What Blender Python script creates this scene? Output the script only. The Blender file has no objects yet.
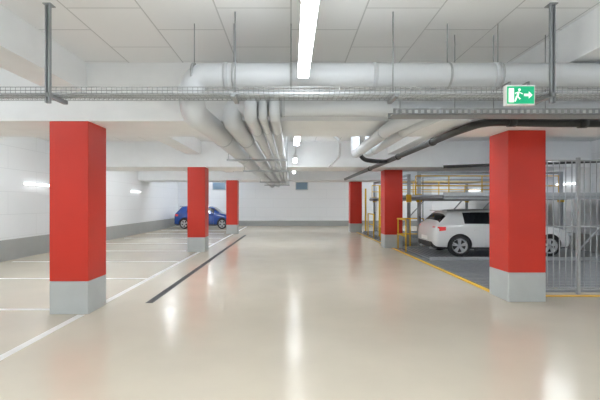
import bpy, bmesh, math
from mathutils import Vector, Matrix
sc = bpy.context.scene
try:
    sc.view_settings.view_transform = 'Standard'
except Exception: pass

# ------------------------------------------------------------ materials
def mat(name, col, rough=0.5, metal=0.0, coat=0.0, emit=None, es=0.0, noise=0.0, nscale=4.0, bump=0.0, spec=None):
    m = bpy.data.materials.new(name); m.use_nodes = True
    nt = m.node_tree; b = nt.nodes['Principled BSDF']
    c = (*col, 1)
    b.inputs['Base Color'].default_value = c
    b.inputs['Roughness'].default_value = rough
    b.inputs['Metallic'].default_value = metal
    b.inputs['Coat Weight'].default_value = coat
    if spec is not None: b.inputs['Specular IOR Level'].default_value = spec
    if emit:
        b.inputs['Emission Color'].default_value = (*emit, 1)
        b.inputs['Emission Strength'].default_value = es
    if noise > 0:
        tc = nt.nodes.new('ShaderNodeTexCoord'); n = nt.nodes.new('ShaderNodeTexNoise')
        n.inputs['Scale'].default_value = nscale; n.inputs['Detail'].default_value = 5
        nt.links.new(tc.outputs['Object'], n.inputs['Vector'])
        r = nt.nodes.new('ShaderNodeValToRGB')
        r.color_ramp.elements[0].position = .3; r.color_ramp.elements[1].position = .7
        r.color_ramp.elements[0].color = (*[x*(1-noise) for x in col], 1)
        r.color_ramp.elements[1].color = (*[min(1, x*(1+noise*.5)) for x in col], 1)
        nt.links.new(n.outputs['Fac'], r.inputs['Fac']); nt.links.new(r.outputs['Color'], b.inputs['Base Color'])
        if bump > 0:
            bp = nt.nodes.new('ShaderNodeBump'); bp.inputs['Strength'].default_value = bump
            bp.inputs['Distance'].default_value = .01
            nt.links.new(n.outputs['Fac'], bp.inputs['Height']); nt.links.new(bp.outputs['Normal'], b.inputs['Normal'])
    return m

def brickmat(name, c1, c2, mortar, bw, bh, axes, msize=.012, offset=.5, rough=.8):
    m = bpy.data.materials.new(name); m.use_nodes = True
    nt = m.node_tree; b = nt.nodes['Principled BSDF']; b.inputs['Roughness'].default_value = rough
    tc = nt.nodes.new('ShaderNodeTexCoord'); s = nt.nodes.new('ShaderNodeSeparateXYZ'); cb = nt.nodes.new('ShaderNodeCombineXYZ')
    nt.links.new(tc.outputs['Object'], s.inputs[0])
    nt.links.new(s.outputs[axes[0]], cb.inputs[0]); nt.links.new(s.outputs[axes[1]], cb.inputs[1])
    br = nt.nodes.new('ShaderNodeTexBrick'); br.offset = offset
    br.inputs['Scale'].default_value = 1
    br.inputs['Brick Width'].default_value = bw; br.inputs['Row Height'].default_value = bh
    br.inputs['Mortar Size'].default_value = msize; br.inputs['Mortar Smooth'].default_value = .1
    br.inputs['Color1'].default_value = (*c1, 1); br.inputs['Color2'].default_value = (*c2, 1); br.inputs['Mortar'].default_value = (*mortar, 1)
    nt.links.new(cb.outputs[0], br.inputs['Vector']); nt.links.new(br.outputs['Color'], b.inputs['Base Color'])
    return m

M = {}
M['floor'] = mat('epoxy_floor', (.70, .632, .515), .20, noise=.05, nscale=1.1, spec=.5)
M['ceil'] = brickmat('ceiling_panels', (.90, .92, .94), (.88, .90, .92), (.62, .64, .66), 1.0, .75, (1, 0), .008)
M['wallx'] = brickmat('block_wall_side', (.89, .91, .93), (.88, .90, .92), (.79, .81, .83), 2.4, .62, (1, 2), .008)
M['wally'] = brickmat('block_wall_end', (.89, .91, .93), (.88, .90, .92), (.80, .82, .84), 2.4, .62, (0, 2), .008)
M['white'] = mat('white_concrete', (.90, .92, .94), .75, noise=.03, nscale=3)
M['band'] = mat('grey_wall_band', (.38, .39, .38), .6, noise=.06, nscale=2)
M['red'] = mat('red_paint', (.60, .030, .014), .42, noise=.05, nscale=2)
M['base'] = mat('grey_plinth_paint', (.54, .57, .57), .45, noise=.05)
M['line'] = mat('white_line_paint', (.92, .91, .88), .35)
M['yellow'] = mat('yellow_paint', (.85, .52, .03), .45)
M['drain'] = mat('drain_grate', (.035, .037, .04), .7)
M['drain2'] = mat('drain_frame', (.14, .14, .14), .6)
M['pipe'] = mat('light_grey_pipe', (.66, .69, .72), .35)
M['pipe2'] = mat('pipe_collar', (.57, .60, .63), .4)
M['black'] = mat('black_pipe', (.015, .016, .018), .35)
M['galv'] = mat('galvanised_steel', (.45, .47, .49), .42, metal=.5, noise=.1, nscale=20)
M['tray'] = mat('tray_wire', (.33, .35, .37), .5, metal=.2)
M['galvd'] = mat('galvanised_dark', (.22, .23, .25), .5, metal=.3, noise=.15, nscale=12)
M['deck'] = mat('steel_deck', (.26, .27, .28), .5, metal=.2, noise=.15, nscale=6)
M['lamp'] = mat('fill_lamp_diffuser', (1, 1, 1), .5, emit=(.92, .965, 1), es=50)  # glow of the added fill lamps, hidden behind beams and in side bays
M['lampfilln'] = mat('fill_lamp_diffuser_near', (1, 1, 1), .5, emit=(.92, .965, 1), es=39)  # glow of the added fill lamps near the camera
M['lampc'] = mat('lamp_diffuser_aisle', (1, 1, 1), .5, emit=(.92, .965, 1), es=30)
M['lampw'] = mat('lamp_diffuser_wall', (1, 1, 1), .5, emit=(.95, .98, 1), es=4)
M['house'] = mat('lamp_housing', (.8, .8, .8), .4)
M['green'] = mat('sign_green', (.0, .35, .16), .4, emit=(.0, .48, .22), es=.4)
M['signw'] = mat('sign_white', (.9, .95, .92), .4, emit=(.9, 1, .95), es=.4)
M['winb'] = mat('window_glass_blue', (.16, .24, .32), .15)
M['frame'] = mat('window_frame', (.5, .53, .56), .4)
M['carw'] = mat('car_paint_white', (.82, .83, .83), .25, coat=1)
M['carb'] = mat('car_paint_blue', (.01, .06, .30), .25, coat=1)
M['glass'] = mat('car_glass', (.012, .014, .017), .06, coat=.5)
M['plast'] = mat('black_plastic', (.02, .02, .022), .55)
M['tyre'] = mat('tyre_rubber', (.018, .018, .02), .7)
M['rim'] = mat('alloy_rim', (.62, .63, .65), .35, metal=.5)
M['tail'] = mat('tail_lamp', (.50, .01, .01), .35, emit=(.5, .01, .01), es=.3)
M['head'] = mat('head_lamp', (.6, .62, .65), .1, coat=1)
M['plate'] = mat('licence_plate', (.8, .8, .78), .4)
M['seam'] = mat('panel_gap', (.10, .10, .11), .6)

# ------------------------------------------------------------ mesh builder
class MB:
    def __init__(s): s.bm = bmesh.new(); s.ms = []
    def mi(s, k):
        if k not in s.ms: s.ms.append(k)
        return s.ms.index(k)
    def box(s, x0, x1, y0, y1, z0, z1, k, bev=0.0, rot=None, piv=None):
        r = bmesh.ops.create_cube(s.bm, size=1)
        vs = r['verts']
        c = Vector(((x0+x1)/2, (y0+y1)/2, (z0+z1)/2))
        for v in vs:
            v.co = Vector((v.co.x*(x1-x0), v.co.y*(y1-y0), v.co.z*(z1-z0)))+c
        if rot is not None:
            p = Vector(piv) if piv is not None else c
            for v in vs: v.co = rot@(v.co-p)+p
        fs = set(f for v in vs for f in v.link_faces)
        m = s.mi(k)
        for f in fs: f.material_index = m
        if bev > 0:
            es = list(set(e for v in vs for e in v.link_edges))
            r2 = bmesh.ops.bevel(s.bm, geom=es, offset=bev, segments=2, affect='EDGES', profile=.6)
            for f in r2['faces']: f.material_index = m
    def tube(s, pts, r, k, n=12, fillet=0.0, caps=True):
        P = [Vector(p) for p in pts]
        if fillet > 0 and len(P) > 2:
            Q = [P[0]]
            for i in range(1, len(P)-1):
                a, b, c = P[i-1], P[i], P[i+1]
                d1 = (a-b); d2 = (c-b)
                t = min(fillet, d1.length*.49, d2.length*.49)
                p1 = b+d1.normalized()*t; p2 = b+d2.normalized()*t
                for j in range(9):
                    u = j/8
                    Q.append(p1*(1-u)**2+b*2*u*(1-u)+p2*u*u)
            Q.append(P[-1]); P = Q
        m = s.mi(k); rings = []
        t = (P[1]-P[0]).normalized()
        up = Vector((0, 0, 1)) if abs(t.z) < .9 else Vector((1, 0, 0))
        nrm = (up-t*up.dot(t)).normalized()
        for i, p in enumerate(P):
            if i == 0: t = (P[1]-P[0]).normalized()
            elif i == len(P)-1: t = (P[-1]-P[-2]).normalized()
            else: t = ((P[i+1]-p).normalized()+(p-P[i-1]).normalized()).normalized()
            nrm = (nrm-t*nrm.dot(t)).normalized(); bn = t.cross(nrm)
            rings.append([s.bm.verts.new(p+(nrm*math.cos(2*math.pi*a/n)+bn*math.sin(2*math.pi*a/n))*r) for a in range(n)])
        for a, b in zip(rings[:-1], rings[1:]):
            for i in range(n):
                f = s.bm.faces.new((a[i], a[(i+1) % n], b[(i+1) % n], b[i])); f.material_index = m; f.smooth = n > 5
        if caps:
            for rg in (rings[0][::-1], rings[-1]):
                f = s.bm.faces.new(rg); f.material_index = m
    def lathe(s, prof, k, axis='Y', n=36, c=(0, 0, 0)):
        m = s.mi(k); rings = []
        for (r, h) in prof:
            rg = []
            for i in range(n):
                a = 2*math.pi*i/n
                rg.append(s.bm.verts.new(Vector((r*math.cos(a), h, r*math.sin(a)))+Vector(c)))
            rings.append(rg)
        for a, b in zip(rings[:-1], rings[1:]):
            for i in range(n):
                f = s.bm.faces.new((a[i], a[(i+1) % n], b[(i+1) % n], b[i])); f.material_index = m; f.smooth = True
    def poly(s, pts, k):
        f = s.bm.faces.new([s.bm.verts.new(p) for p in pts]); f.material_index = s.mi(k)
    def done(s, name, parent=None):
        bmesh.ops.recalc_face_normals(s.bm, faces=s.bm.faces[:])
        me = bpy.data.meshes.new(name); s.bm.to_mesh(me); s.bm.free()
        for k in s.ms: me.materials.append(M[k])
        o = bpy.data.objects.new(name, me); sc.collection.objects.link(o)
        if parent: o.parent = parent
        return o
def simple(name, *a, **kw):
    b = MB(); b.box(*a, **kw); return b.done(name)

XL, XR, YB, YF, H = -7.64, 9.5, -4.0, 27.0, 3.5
# ------------------------------------------------------------ room shell
simple('floor', XL-.2, XR+.2, YB-.2, YF+.2, -.2, 0, 'floor')
simple('ceiling', XL-.2, XR+.2, YB-.2, YF+.2, H, H+.2, 'ceil')
simple('wall_left', XL-.2, XL, YB-.2, YF+.2, 0, H, 'wallx')
simple('wall_right', XR, XR+.2, YB-.2, YF+.2, 0, H, 'wallx')
simple('wall_back', XL, XR, YF, YF+.2, 0, H, 'wally')
simple('wall_front', XL, XR, YB-.2, YB, 0, H, 'wally')
simple('baseboard_left', XL, XL+.012, YB, YF-.012, 0, .56, 'band')
simple('baseboard_right', XR-.012, XR, YB, YF-.012, 0, .56, 'band')
simple('baseboard_back', XL, XR, YF-.012, YF, 0, .36, 'band')

BZ = 2.69
rows = [(5.56, 6.88), (12.66, 14.38), (20.0, 21.82)]
for a, b in rows:
    simple('ceiling_beam', XL, XR, a, b, BZ, H, 'white')
edges = [YB]+[v for r in rows for v in r]+[YF]
for i in range(0, len(edges), 2):
    simple('edge_beam', -3.3, -2.84, edges[i], edges[i+1], 3.09, H, 'white')
    simple('edge_beam', 3.05, 3.5, edges[i], edges[i+1], 3.09, H, 'white')

def pillar(x0, x1, y0, y1):
    b = MB()
    b.box(x0, x1, y0, y1, 0, .46, 'base', bev=.012)
    b.box(x0, x1, y0, y1, .46, BZ, 'red', bev=.012)
    return b.done('pillar')
for x0, x1, y in ((-3.36, -2.82, 5.56), (-3.28, -2.72, 12.66), (-3.24, -2.68, 20.0)): pillar(x0, x1, y, y+.55)
pillar(3.40, 3.99, 6.26, 6.86)
pillar(3.22, 3.84, 13.76, 14.34)
pillar(3.14, 3.76, 21.2, 21.78)
for i, (x0, x1) in enumerate(((-5.3, -4.4), (.3, 1.15))):
    b = MB(); b.box(x0, x1, YF-.05, YF, 2.42, 2.98, 'frame', bev=.01)
    b.box(x0+.05, x1-.05, YF-.06, YF-.04, 2.47, 2.93, 'winb'); b.done('window_%d' % (i+1))

# ------------------------------------------------------------ floor markings
b = MB()
segs = [(YB+.5, 5.54), (6.13, 12.64), (13.23, 19.98), (20.57, 26)]
for a, c in segs: b.box(-2.955, -2.855, a, c, 0, .003, 'line')
for y in (.9, 3.2, 5.82, 8.2, 10.55, 12.92, 15.3, 17.6, 20.27, 22.6):
    x1 = -3.4 if y in (5.82, 12.92, 20.27) else -2.96
    b.box(XL+.3, x1, y-.045, y+.045, 0, .003, 'line')
b.done('parking_lines')
b = MB()
b.box(-2.26, -2.14, 6.2, 19.3, 0, .002, 'drain2')
b.box(-2.245, -2.155, 6.21, 19.29, 0, .004, 'drain')
yy = 6.2
while yy < 19.28:
    b.box(-2.245, -2.155, yy+.02, yy+.035, .004, .0055, 'drain2'); yy += .045
b.done('floor_drain_channel')
b = MB()
b.box(3.44, 3.53, 6.9, 13.7, 0, .012, 'yellow')
b.box(3.44, 3.53, 14.4, 21.1, 0, .012, 'yellow')
b.box(4.02, 9.45, 6.62, 6.70, 0, .012, 'yellow')
b.done('yellow_edge_strip')

# ------------------------------------------------------------ pipes
def pipe(name, pts, r, k='pipe', fil=.3, collars=(), n=20):
    b = MB(); b.tube(pts, r, k, n=n, fillet=fil)
    for (p, d) in collars:
        p = Vector(p); d = Vector(d)
        b.tube([p-d*.025, p+d*.025], r*1.05, 'pipe2' if k == 'pipe' else k, n=n)
    return b.done(name)
X3 = (1, 0, 0); Y3 = (0, 1, 0)
pipe('main_supply_pipe', [(XR-.02, 4.35, 2.93), (-1.08, 4.35, 2.93), (-1.08, 4.35, 2.54), (-1.02, 5.3, 2.53), (-1.02, 22, 2.53)], .138, fil=.26,
     collars=[((x, 4.35, 2.93), X3) for x in (-.7, .9, 2.2, 3.6, 5.5)]+[((-1.02, y, 2.53), Y3) for y in (6, 8.5, 11, 14, 17)])
pipe('secondary_supply_pipe', [(XR-.02, 4.95, 2.74), (-.72, 4.95, 2.74), (-.72, 4.9, 2.55), (-.71, 5.6, 2.54), (-.71, 22, 2.54)], .118, fil=.2,
     collars=[((x, 4.95, 2.74), X3) for x in (-.1, 1.3, 2.8, 4.4)]+[((-.71, y, 2.54), Y3) for y in (6.3, 9.2, 12.3, 15)])
for x, r in ((-.475, .078), (-.33, .05), (-.19, .066)):
    pipe('branch_pipe', [(x, 4.86, 2.74), (x, 4.70, 2.74), (x, 4.66, 2.56), (x, 4.9, 2.56), (x, 22, 2.56)], r, fil=.12,
         collars=[((x, y, 2.56), Y3) for y in (5.6, 8, 10.5, 13.5, 17)], n=14)
for x, r, y0 in ((1.33, .092, 4.84), (1.60, .075, 4.84)):
    pipe('branch_pipe', [(x+.28, y0, 2.66), (x, y0+.5, 2.56), (x, 8.3, 2.56), (x, 8.3, H)], r, fil=.2,
         collars=[((x, y, 2.56), Y3) for y in (5.7, 7.6)], n=14)
# black drain pipe
b = MB()
b.tube([(9.4, 5.35, 2.60), (3.3, 5.35, 2.62), (2.6, 5.35, 2.64), (2.45, 6.0, 2.61), (2.4, 9.5, 2.59), (2.3, 17, 2.56)], .055, 'black', n=14, fillet=.25)
b.tube([(1.55, 9.2, H), (1.55, 9.2, 2.72), (1.7, 9.35, 2.56), (2.0, 9.5, 2.54), (2.4, 9.9, 2.58)], .05, 'black', n=12, fillet=.12)
for p, d in (((2.95, 5.35, 2.635), X3), ((3.9, 5.35, 2.62), X3), ((2.44, 6.9, 2.605), Y3), ((2.41, 9, 2.59), Y3), ((2.37, 12, 2.58), Y3)):
    p = Vector(p); d = Vector(d); b.tube([p-d*.05, p+d*.05], .069, 'black', n=14)
b.done('black_drain_pipe')
pipe('conduit_pipe', [(.2, 8.2, 3.02), (.75, 8.2, 3.02), (1.05, 8.5, 2.86), (1.15, 9.5, 2.66), (1.15, 12.5, 2.64)], .028, fil=.2, n=10)
pipe('black_drain_pipe', [(9.45, 9.2, 2.60), (4.0, 10.5, 2.50)], .04, 'black', fil=0, n=10)
# pipe hangers
for y in (7.6, 10.2, 15.6, 18.4):
    b = MB()
    b.box(-1.22, -.06, y-.02, y+.02, 2.345, 2.385, 'galv')
    for x in (-1.19, -.09): b.tube([(x, y, 2.385), (x, y, H)], .006, 'galv', n=6)
    b.done('pipe_hanger')

# ------------------------------------------------------------ wire cable trays
def wire_tray(name, x0, x1, yc, z, w=.26, h=.065, step=.05, rods=(), struts=()):
    b = MB(); r = .003
    for yy in (yc-w/2, yc-w/4, yc, yc+w/4, yc+w/2): b.tube([(x0, yy, z), (x1, yy, z)], r, 'tray', n=4)
    for zz in (z+h*.5, z+h):
        for yy in (yc-w/2, yc+w/2): b.tube([(x0, yy, zz), (x1, yy, zz)], r*1.3, 'tray', n=4)
    x = x0
    while x <= x1:
        b.tube([(x, yc-w/2, z+h), (x, yc-w/2, z), (x, yc+w/2, z), (x, yc+w/2, z+h)], r, 'tray', n=4); x += step
    for dy, rr in ((-.06, .014), (-.02, .010), (.03, .016), (.07, .012)):
        b.tube([(x0, yc+dy, z+.02), (x1, yc+dy, z+.02)], rr, 'pipe', n=8)
    for x in rods:
        b.tube([(x, yc+.0, z-.02), (x, yc+.0, H)], .007, 'tray', n=6)
        b.box(x-.02, x+.02, yc-w/2-.02, yc+w/2+.02, z-.035, z-.004, 'tray')
    for x in struts:
        b.box(x-.022, x-.012, yc-w/2-.05, yc-w/2-.01, z-.1, H, 'tray')
        b.box(x+.012, x+.022, yc-w/2-.05, yc-w/2-.01, z-.1, H, 'tray')
        b.box(x-.022, x+.022, yc-w/2-.018, yc-w/2-.01, z-.1, H, 'galv')
        b.box(x-.022, x+.022, yc-w/2-.05, yc+w/2+.02, z-.04, z-.004, 'tray')
        b.box(x-.04, x+.04, yc-w/2-.06, yc-w/2+.03, H-.008, H, 'tray')
    return b.done(name)
wire_tray('cable_tray', XL+.02, XR-.02, 4.08, 2.63, rods=(-.57, 1.04, 4.6, -5.2), struts=(-2.38, 2.56))
# perforated sheet tray on the right
b = MB()
b.box(1.15, 6.0, 4.50, 4.74, 2.545, 2.549, 'tray')
for yy in (4.50, 4.74):
    b.box(1.15, 6.0, yy, yy+.004, 2.545, 2.56, 'tray'); b.box(1.15, 6.0, yy, yy+.004, 2.60, 2.615, 'tray')
    x = 1.15
    while x < 5.98: b.box(x, x+.03, yy, yy+.004, 2.56, 2.60, 'tray'); x += .07
for x in (1.9, 2.35, 2.95, 4.8): b.tube([(x, 4.64, 2.55), (x, 4.64, H)], .006, 'tray', n=6)
b.done('perforated_cable_tray')
b = MB()
for x, y in ((-1.05, 4.35), (-.62, 4.35), (.0, 4.35), (1.7, 4.35), (2.25, 4.35)):
    b.tube([(x, y, 3.06), (x, y, H)], .006, 'tray', n=6); b.tube([(x-.012, y, 2.93), (x+.012, y, 2.93)], .143, 'galv', n=20)
b.done('pipe_clamp_rods')

# ------------------------------------------------------------ lamps
def batten(x, y0, y1, z, k='lamp', rods=True, w=.055, cover=False):
    b = MB()
    ww = w if cover else w*.35
    b.box(x-ww, x+ww, y0, y1, z+.035, z+.075, 'house', bev=.004)
    for (a, c) in ((y0, y0+.02), (y1-.02, y1)): b.box(x-w, x+w, a, c, z-.02, z+.045, 'house', bev=.004)
    b.box(x-w+.004, x+w-.004, y0+.02, y1-.02, z-.018, z+.035, k)
    if rods:
        for y in (y0+.25, y1-.25): b.tube([(x, y, z+.07), (x, y, H)], .004, 'house', n=6)
    return b.done('strip_or_fill_lamp')  # shared by the visible strips and the added fill lamps
batten(.12, 2.2, 3.95, 2.80, 'lampc', cover=True)
for x in (-1.7, .12, 1.9):
    for y in (-2.9, -.2): batten(x, y, y+1.5, 3.30, 'lampfilln')  # fill lamps added out of view to brighten the near bay
for y in (7.2, 11.0, 15.2): batten(.12, y, y+1.4, 2.80, 'lampc', cover=True)
for x in (-1.9, 1.9):
    for y in (6.95, 14.5, 21.95): batten(x, y, y+1.3, 3.30)  # extra fill lamps, added where the beams hide them
for x in (-5.3, 6.6):
    for y in (-2.5, .4, 3.3, 6.95, 9.2, 14.5, 16.9, 21.9, 25):
        batten(x, y, y+1.3, 3.30, 'lampfilln' if y < 5 else 'lamp')  # side-bay fill lamps, added out of sight to even the light
def wall_lamp(x, s, y, z):
    b = MB()
    b.box(min(x, x+s*.03), max(x, x+s*.03), y, y+1.15, z-.04, z+.04, 'house')
    b.box(min(x+s*.03, x+s*.08), max(x+s*.03, x+s*.08), y+.02, y+1.13, z-.03, z+.03, 'lampw')
    b.done('wall_lamp')
for y in (3.5, 11.4, 19.0): wall_lamp(XL, 1, y, 2.1)
for y in (3.5, 13.1, 20.0): wall_lamp(XR, -1, y, 2.2)

# ------------------------------------------------------------ exit sign
b = MB()
xs, ys, zs = 2.18, 3.80, 2.575
b.box(xs-.14, xs+.14, ys, ys+.05, zs-.097, zs+.097, 'house', bev=.006)
b.box(xs-.128, xs+.128, ys-.004, ys, zs-.082, zs+.082, 'green')
f = ys-.006
def q(pts): b.poly([(xs+p[0], f, zs+p[1]) for p in pts], 'signw')
q([(.03, .012), (.075, .012), (.075, .035), (.112, 0), (.075, -.035), (.075, -.012), (.03, -.012)])
q([(-.115, -.07), (-.065, -.07), (-.065, .065), (-.115, .065)])
q([(-.03, .03), (-.01, .035), (-.022, -.015), (-.042, -.01)])
q([(-.045, -.01), (-.028, -.015), (-.05, -.065), (-.062, -.06)])
q([(-.035, -.01), (-.02, -.015), (.0, -.035), (-.012, -.045)])
q([(-.012, .03), (-.008, .018), (.018, .005), (.02, .014)])
q([(-.03, .03), (-.035, .018), (-.055, .01), (-.055, .02)])
q([(-.013+.013*math.cos(a*math.pi/5), .05+.013*math.sin(a*math.pi/5)) for a in range(10)])
for dx in (-.09, .09): b.box(xs+dx-.008, xs+dx+.008, ys+.015, ys+.03, zs+.09, 2.705, 'tray'); b.box(xs+dx-.008, xs+dx+.008, ys+.015, ys+.16, 2.70, 2.71, 'tray')
b.done('exit_sign')

# ------------------------------------------------------------ bay deck, fence, lifts, guard rails
b = MB()
b.box(3.56, XR-.03, 6.95, 13.7, 0, .012, 'deck')
y = 7.0
while y < 10.4: b.box(3.6, XR-.05, y, y+.03, .012, .018, 'galvd'); y += .15
b.done('steel_floor_deck')
b = MB()
b.box(3.56, XR-.03, 14.4, 21.1, 0, .012, 'deck'); b.done('steel_floor_deck')

b = MB()
yf = 6.80
for z in (.10, 1.15, 2.27): b.box(4.02, XR-.03, yf-.012, yf+.012, z-.012, z+.012, 'galv')
x = 4.04; i = 0
while x < XR-.05:
    if i % 8 == 0: b.box(x-.025, x+.025, yf-.025, yf+.025, .0, 2.32, 'galv')
    else: b.box(x-.005, x+.005, yf-.008, yf+.008, .1, 2.27, 'galv')
    x += .105; i += 1
b.done('bar_fence')

def lift(y0, y1, x0=4.05, x1=9.2, zt=1.70, xnear=None):
    b = MB()
    # lower platform pan with side channels
    b.box(x0-.35, x1, y0+.12, y1-.12, .018, .045, 'galvd')
    x = x0-.33
    while x < x1-.05: b.box(x, x+.06, y0+.16, y1-.16, .045, .053, 'galv'); x += .14
    for y in (y0+.10, y1-.14): b.box(x0-.35, x1, y, y+.04, .018, .11, 'galv', bev=.004)
    for x, y in ((xnear or x0+.25, y0), (x1-.15, y0), (x0+.25, y1), (x1-.15, y1)):
        zp = 2.6
        b.box(x-.05, x+.05, y-.05, y-.04, .018, zp, 'galv'); b.box(x-.05, x+.05, y+.04, y+.05, .018, zp, 'galv')
        b.box(x-.008, x+.008, y-.04, y+.04, .018, zp, 'galvd')
        b.box(x-.12, x+.12, y-.1, y+.1, .018, .035, 'galvd')
        b.box(x-.08, x+.08, y-.06, y+.06, zt-.12, zt+.16, 'yellow', bev=.008)
    for y in (y1,): b.box(x0+.25, x1-.15, y-.03, y+.03, 2.52, 2.6, 'galv')
    for x in (x0+.25, x1-.15):
        if not xnear: b.box(x-.03, x+.03, y0, y1, 2.52, 2.6, 'galv')
    # upper platform
    b.box(x0, x1, y0+.06, y1-.06, zt, zt+.03, 'deck')
    x = x0
    while x < x1-.05:
        b.box(x, x+.06, y0+.08, y1-.08, zt-.03, zt+.055, 'galvd'); x += .16
    for y in (y0+.06, y1-.10): b.box(x0, x1, y, y+.04, zt-.05, zt+.13, 'galv', bev=.004)
    b.box(x0-.03, x0, y0+.06, y1-.06, zt-.02, zt+.05, 'galvd')
    # yellow guard frames on the upper platform
    y = y1-.12
    for x in (x0+.1, x0+1.2, x0+2.3, x1-.3): b.tube([(x, y, zt+.1), (x, y, zt+.75)], .018, 'yellow', n=8)
    for z in (zt+.42, zt+.75): b.tube([(x0+.1, y, z), (x1-.3, y, z)], .018, 'yellow', n=8)
    # side brace
    b.tube([(x0+.3, y1+.0, .1), (x0+1.7, y1+.0, zt-.05)], .022, 'galv', n=8)
    b.tube([(x1-1.6, y0+.02, .3), (x1-.35, y0+.02, zt-.05)], .025, 'galv', n=10)
    # hydraulic cylinder and hoses at the aisle-side column
    b.tube([(x0+.25, y1-.09, .1), (x0+.25, y1-.09, 1.1)], .035, 'galvd', n=10)
    b.tube([(x0+.25, y1-.09, 1.1), (x0+.25, y1-.09, zt)], .018, 'galv', n=10)
    b.tube([(x0+.36, y1-.05, .1), (x0+.36, y1-.05, 2.4)], .012, 'black', n=6)
    b.done('parking_lift')
lift(10.55, 13.42, xnear=5.75)
lift(14.6, 17.3)
lift(17.7, 20.6)

def rail(x, y0, y1, h=1.05):
    b = MB()
    for y in (y0, y1): b.tube([(x, y, 0.012), (x, y, h)], .026, 'yellow', n=10)
    for z in (h, h*.55): b.tube([(x, y0, z), (x, y1, z)], .023, 'yellow', n=10)
    b.done('yellow_guard_rail')
rail(3.64, 14.7, 16.3); rail(3.64, 17.6, 18.9)
b = MB()
for x in (3.64, 4.05, 4.5): b.tube([(x, 13.6, .012), (x, 13.6, 1.02)], .024, 'yellow', n=10)
for z in (.5, 1.02): b.tube([(3.64, 13.6, z), (4.5, 13.6, z)], .022, 'yellow', n=10)
b.tube([(3.62, 12.6, .012), (3.62, 12.6, 1.02), (3.62, 13.6, 1.02)], .024, 'yellow', n=10, fillet=.08)
b.tube([(3.62, 12.6, .5), (3.62, 13.6, .5)], .022, 'yellow', n=10)
b.done('yellow_guard_rail')
for y in (14.45, 17.5, 20.8):
    b = MB(); b.box(3.84, 3.92, y-.04, y+.04, .012, 2.3, 'yellow', bev=.008); b.box(3.80, 3.96, y-.07, y+.07, .012, .03, 'yellow'); b.done('yellow_post')

# ------------------------------------------------------------ cars
def apply_mods(o):
    bpy.context.view_layer.objects.active = o
    for m in list(o.modifiers): bpy.ops.object.modifier_apply(modifier=m.name)

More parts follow.
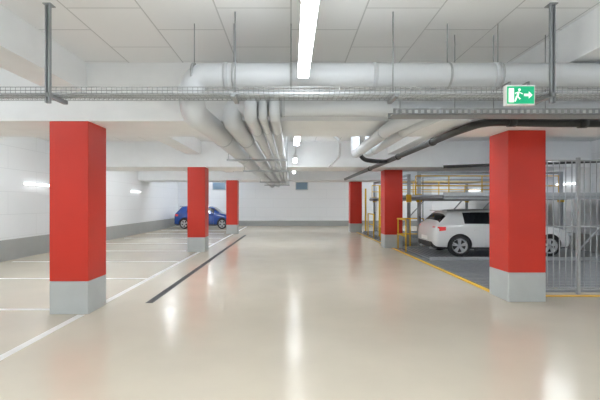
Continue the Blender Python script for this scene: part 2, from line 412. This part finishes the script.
def make_car(name, paint, loc, rz, scale):
    root = bpy.data.objects.new(name, None); sc.collection.objects.link(root)
    S = [(0.00, .66, .36, .62, .66, 0, 0), (.035, .78, .25, .80, .84, 0, 0), (.10, .84, .21, .91, .97, .70, 1),
         (.17, .855, .20, .93, 1.05, .66, 1), (.42, .865, .19, .95, 1.31, .59, 1), (.50, .868, .19, .955, 1.37, .57, 1), (.74, .87, .19, .955, 1.395, .57, 1),
         (.84, .87, .19, .955, 1.40, .57, 1), (1.22, .87, .19, .95, 1.41, .57, 1), (1.27, .87, .19, .95, 1.41, .57, 1), (1.68, .87, .19, .945, 1.41, .58, 1), (1.78, .87, .19, .94, 1.41, .58, 1),
         (2.3, .87, .19, .93, 1.38, .57, 1), (2.58, .87, .19, .925, 1.34, .565, 1), (2.70, .87, .19, .925, 1.30, .56, 1), (3.05, .868, .19, .93, 1.05, .66, 1), (3.14, .866, .19, .925, .985, 0, 0),
         (3.55, .86, .19, .87, .91, 0, 0), (3.82, .82, .20, .78, .82, 0, 0), (3.95, .75, .22, .68, .72, 0, 0), (4.03, .62, .28, .56, .60, 0, 0)]
    me = bpy.data.meshes.new('body'); bm = bmesh.new(); rings = []
    slots = [paint, 'glass', 'plast', 'seam']
    for (x, w, zb, zl, zt, wr, cab) in S:
        half = [(0, zb), (w*.8, zb), (w*.965, zb+.05), (w, .5 if zl > .7 else (zb+zl)/2), (w*.99, zl-.14 if zl > .7 else zl-.08), (w*.955, zl-.02)]
        if cab:
            g0 = (w*.93, zl+.01); g1 = (wr+.04, max(zt-.09, zl+.03))
            half += [g0, g1, (wr*.88, zt-.015), (0, zt)]
        else:
            half += [(w*.9, zl), (w*.75, zl+.02), (w*.45, zt-.008), (0, zt)]
        R = [bm.verts.new((x, -y, z)) for (y, z) in half]
        Lf = [bm.verts.new((x, y, z)) for (y, z) in half[1:-1]]
        rings.append((R, [R[0]]+Lf+[R[-1]]))
    nh = 10
    for i in range(len(S)-1):
        xm = (S[i][0]+S[i+1][0])/2
        for sgn in (0, 1):
            a, c = rings[i][sgn], rings[i+1][sgn]
            for j in range(nh-1):
                vs = (a[j], a[j+1], c[j+1], c[j])
                f = bm.faces.new(vs if sgn == 0 else vs[::-1]); f.smooth = True
                mi = 0
                if j <= 1: mi = 2
                if j == 6 and .84 < xm < 2.70 and not (1.68 < xm < 1.78): mi = 1
                if j == 6 and 1.68 < xm < 1.78: mi = 2
                if j in (7, 8) and (.17 < xm < .42 or 2.70 < xm < 3.05): mi = 1
                f.material_index = mi
    for idx in (0, -1):
        R, Lf = rings[idx]
        f = bm.faces.new(R+Lf[1:-1][::-1]); f.material_index = 0; f.smooth = True
    cr = bm.edges.layers.float.new('crease_edge')
    for i, (R, Lf) in enumerate(rings):
        for side in (R, Lf):
            for j in (6, 7):
                if i+1 < len(rings):
                    e = bm.edges.get((side[j], (rings[i+1][0] if side is R else rings[i+1][1])[j]))
                    if e and S[i][6]: e[cr] = .5
    bmesh.ops.recalc_face_normals(bm, faces=bm.faces[:])
    bm.to_mesh(me); bm.free()
    for k in slots: me.materials.append(M[k])
    body = bpy.data.objects.new('body', me); sc.collection.objects.link(body)
    sm = body.modifiers.new('s', 'SUBSURF'); sm.levels = 3; sm.render_levels = 3
    apply_mods(body)
    cut = MB(); cut.ms = list(slots[:2])+['plast']
    for xw in (.73, 3.29):
        for s in (-1, 1):
            y0, y1 = (-1.1, -.60) if s < 0 else (.60, 1.1)
            cut.tube([(xw, y0, .325), (xw, y1, .325)], .35, 'plast', n=40)
    co = cut.done('cutter')
    bo = body.modifiers.new('b', 'BOOLEAN'); bo.operation = 'DIFFERENCE'; bo.object = co; bo.solver = 'EXACT'
    apply_mods(body)
    bpy.data.objects.remove(co, do_unlink=True)
    body.parent = root
    for xw in (.73, 3.29):
        for s in (-1, 1):
            w = MB(); c = (xw, s*.755, .315)
            w.lathe([(.215, -.1), (.29, -.1), (.308, -.085), (.315, -.05), (.315, .05), (.308, .085), (.29, .1), (.215, .1)], 'tyre', c=c)
            w.lathe([(.0, s*.03), (.19, s*.03), (.205, s*.075), (.222, s*.102), (.230, s*.098), (.215, -s*.1)], 'rim', c=c)
            w.lathe([(.0, s*.032), (.188, s*.032)], 'plast', c=c)
            w.lathe([(.0, s*.088), (.035, s*.086), (.045, s*.07), (.045, s*.03)], 'rim', c=c)
            for a in range(5):
                for d in (-.16, .16):
                    rot = Matrix.Rotation(a*2*math.pi/5+d, 3, 'Y')
                    ya, yb = sorted((c[1]+s*.045, c[1]+s*.09))
                    w.box(c[0]-.019, c[0]+.019, ya, yb, c[2]+.02, c[2]+.215, 'rim', rot=rot, piv=c)
            w.done('wheel', root)
    d = MB()
    for s in (-1, 1):
        pts = [(.055, .56), (.065, .70), (.115, .815), (.25, .868), (.33, .874)]
        lo = []; hi = []
        for (px, py) in pts:
            t = (px-.05)/.28
            lo.append((px-.012, s*(py+.004), .74+.04*t)); hi.append((px+.0, s*(py-.008), .885))
        for i in range(len(pts)-1):
            d.poly([lo[i], lo[i+1], hi[i+1], hi[i]], 'tail')
            d.poly([(lo[i][0]+.04, lo[i][1]*.95, lo[i][2]), (lo[i+1][0]+.04, lo[i+1][1]*.95, lo[i+1][2]), lo[i+1], lo[i]], 'tail')
        ya, yb = sorted((s*.50, s*.79))
        d.box(3.80, 3.93, ya, yb, .60, .70, 'head', bev=.03, rot=Matrix.Rotation(-s*.45, 3, 'Z'))
        ya, yb = sorted((s*.90, s*1.03))
        d.box(2.52, 2.62, ya, yb, .93, 1.05, paint, bev=.025)
        d.box(2.55, 2.59, min(s*.8, s*.92), max(s*.8, s*.92), .95, .98, 'plast')
        for xh in (1.22, 2.02):
            ya, yb = sorted((s*.86, s*.885)); d.box(xh-.09, xh+.09, ya, yb, .775, .80, paint, bev=.008)
        for xg in (1.72, 2.72):
            ya, yb = sorted((s*.80, s*.872)); d.box(xg-.004, xg+.004, ya, yb, .27, .93, 'seam')
        ya, yb = sorted((s*.80, s*.868)); d.box(1.14, 2.88, ya, yb, .20, .27, 'plast', bev=.01)
        d.tube([(.2, s*.45, .22), (-.0, s*.45, .22)], .035, 'rim', n=12)
    d.box(-.005, .10, -.62, .62, .27, .42, 'plast', bev=.02)
    d.box(-.012, .02, -.26, .26, .46, .575, 'plate', bev=.004)
    d.box(.32, .50, -.50, .50, 1.335, 1.362, paint, bev=.012)
    d.box(3.95, 4.045, -.42, .42, .33, .58, 'plast', bev=.02)
    d.box(4.03, 4.055, -.26, .26, .40, .51, 'plate', bev=.004)
    d.done('trim', root)
    root.location = loc; root.rotation_euler = (0, 0, rz); root.scale = scale
    return root
make_car('hatchback_car', 'carw', (4.0, 11.98, .053), 0, (.98, .96, .94))
make_car('hatchback_car', 'carb', (-7.0, 24.6, 0), 0, (.88, .95, 1.0))

# ------------------------------------------------------------ world + camera
w = bpy.data.worlds.new('World'); sc.world = w; w.use_nodes = True
w.node_tree.nodes['Background'].inputs[0].default_value = (.9, .95, 1, 1)
w.node_tree.nodes['Background'].inputs[1].default_value = .5
cam = bpy.data.cameras.new('Camera'); co = bpy.data.objects.new('Camera', cam); sc.collection.objects.link(co)
co.location = (0, 0, 1.55); co.rotation_euler = (math.pi/2, 0, 0)
cam.sensor_width = 36; cam.lens = 24; cam.shift_x = .015; cam.shift_y = .005
sc.camera = co
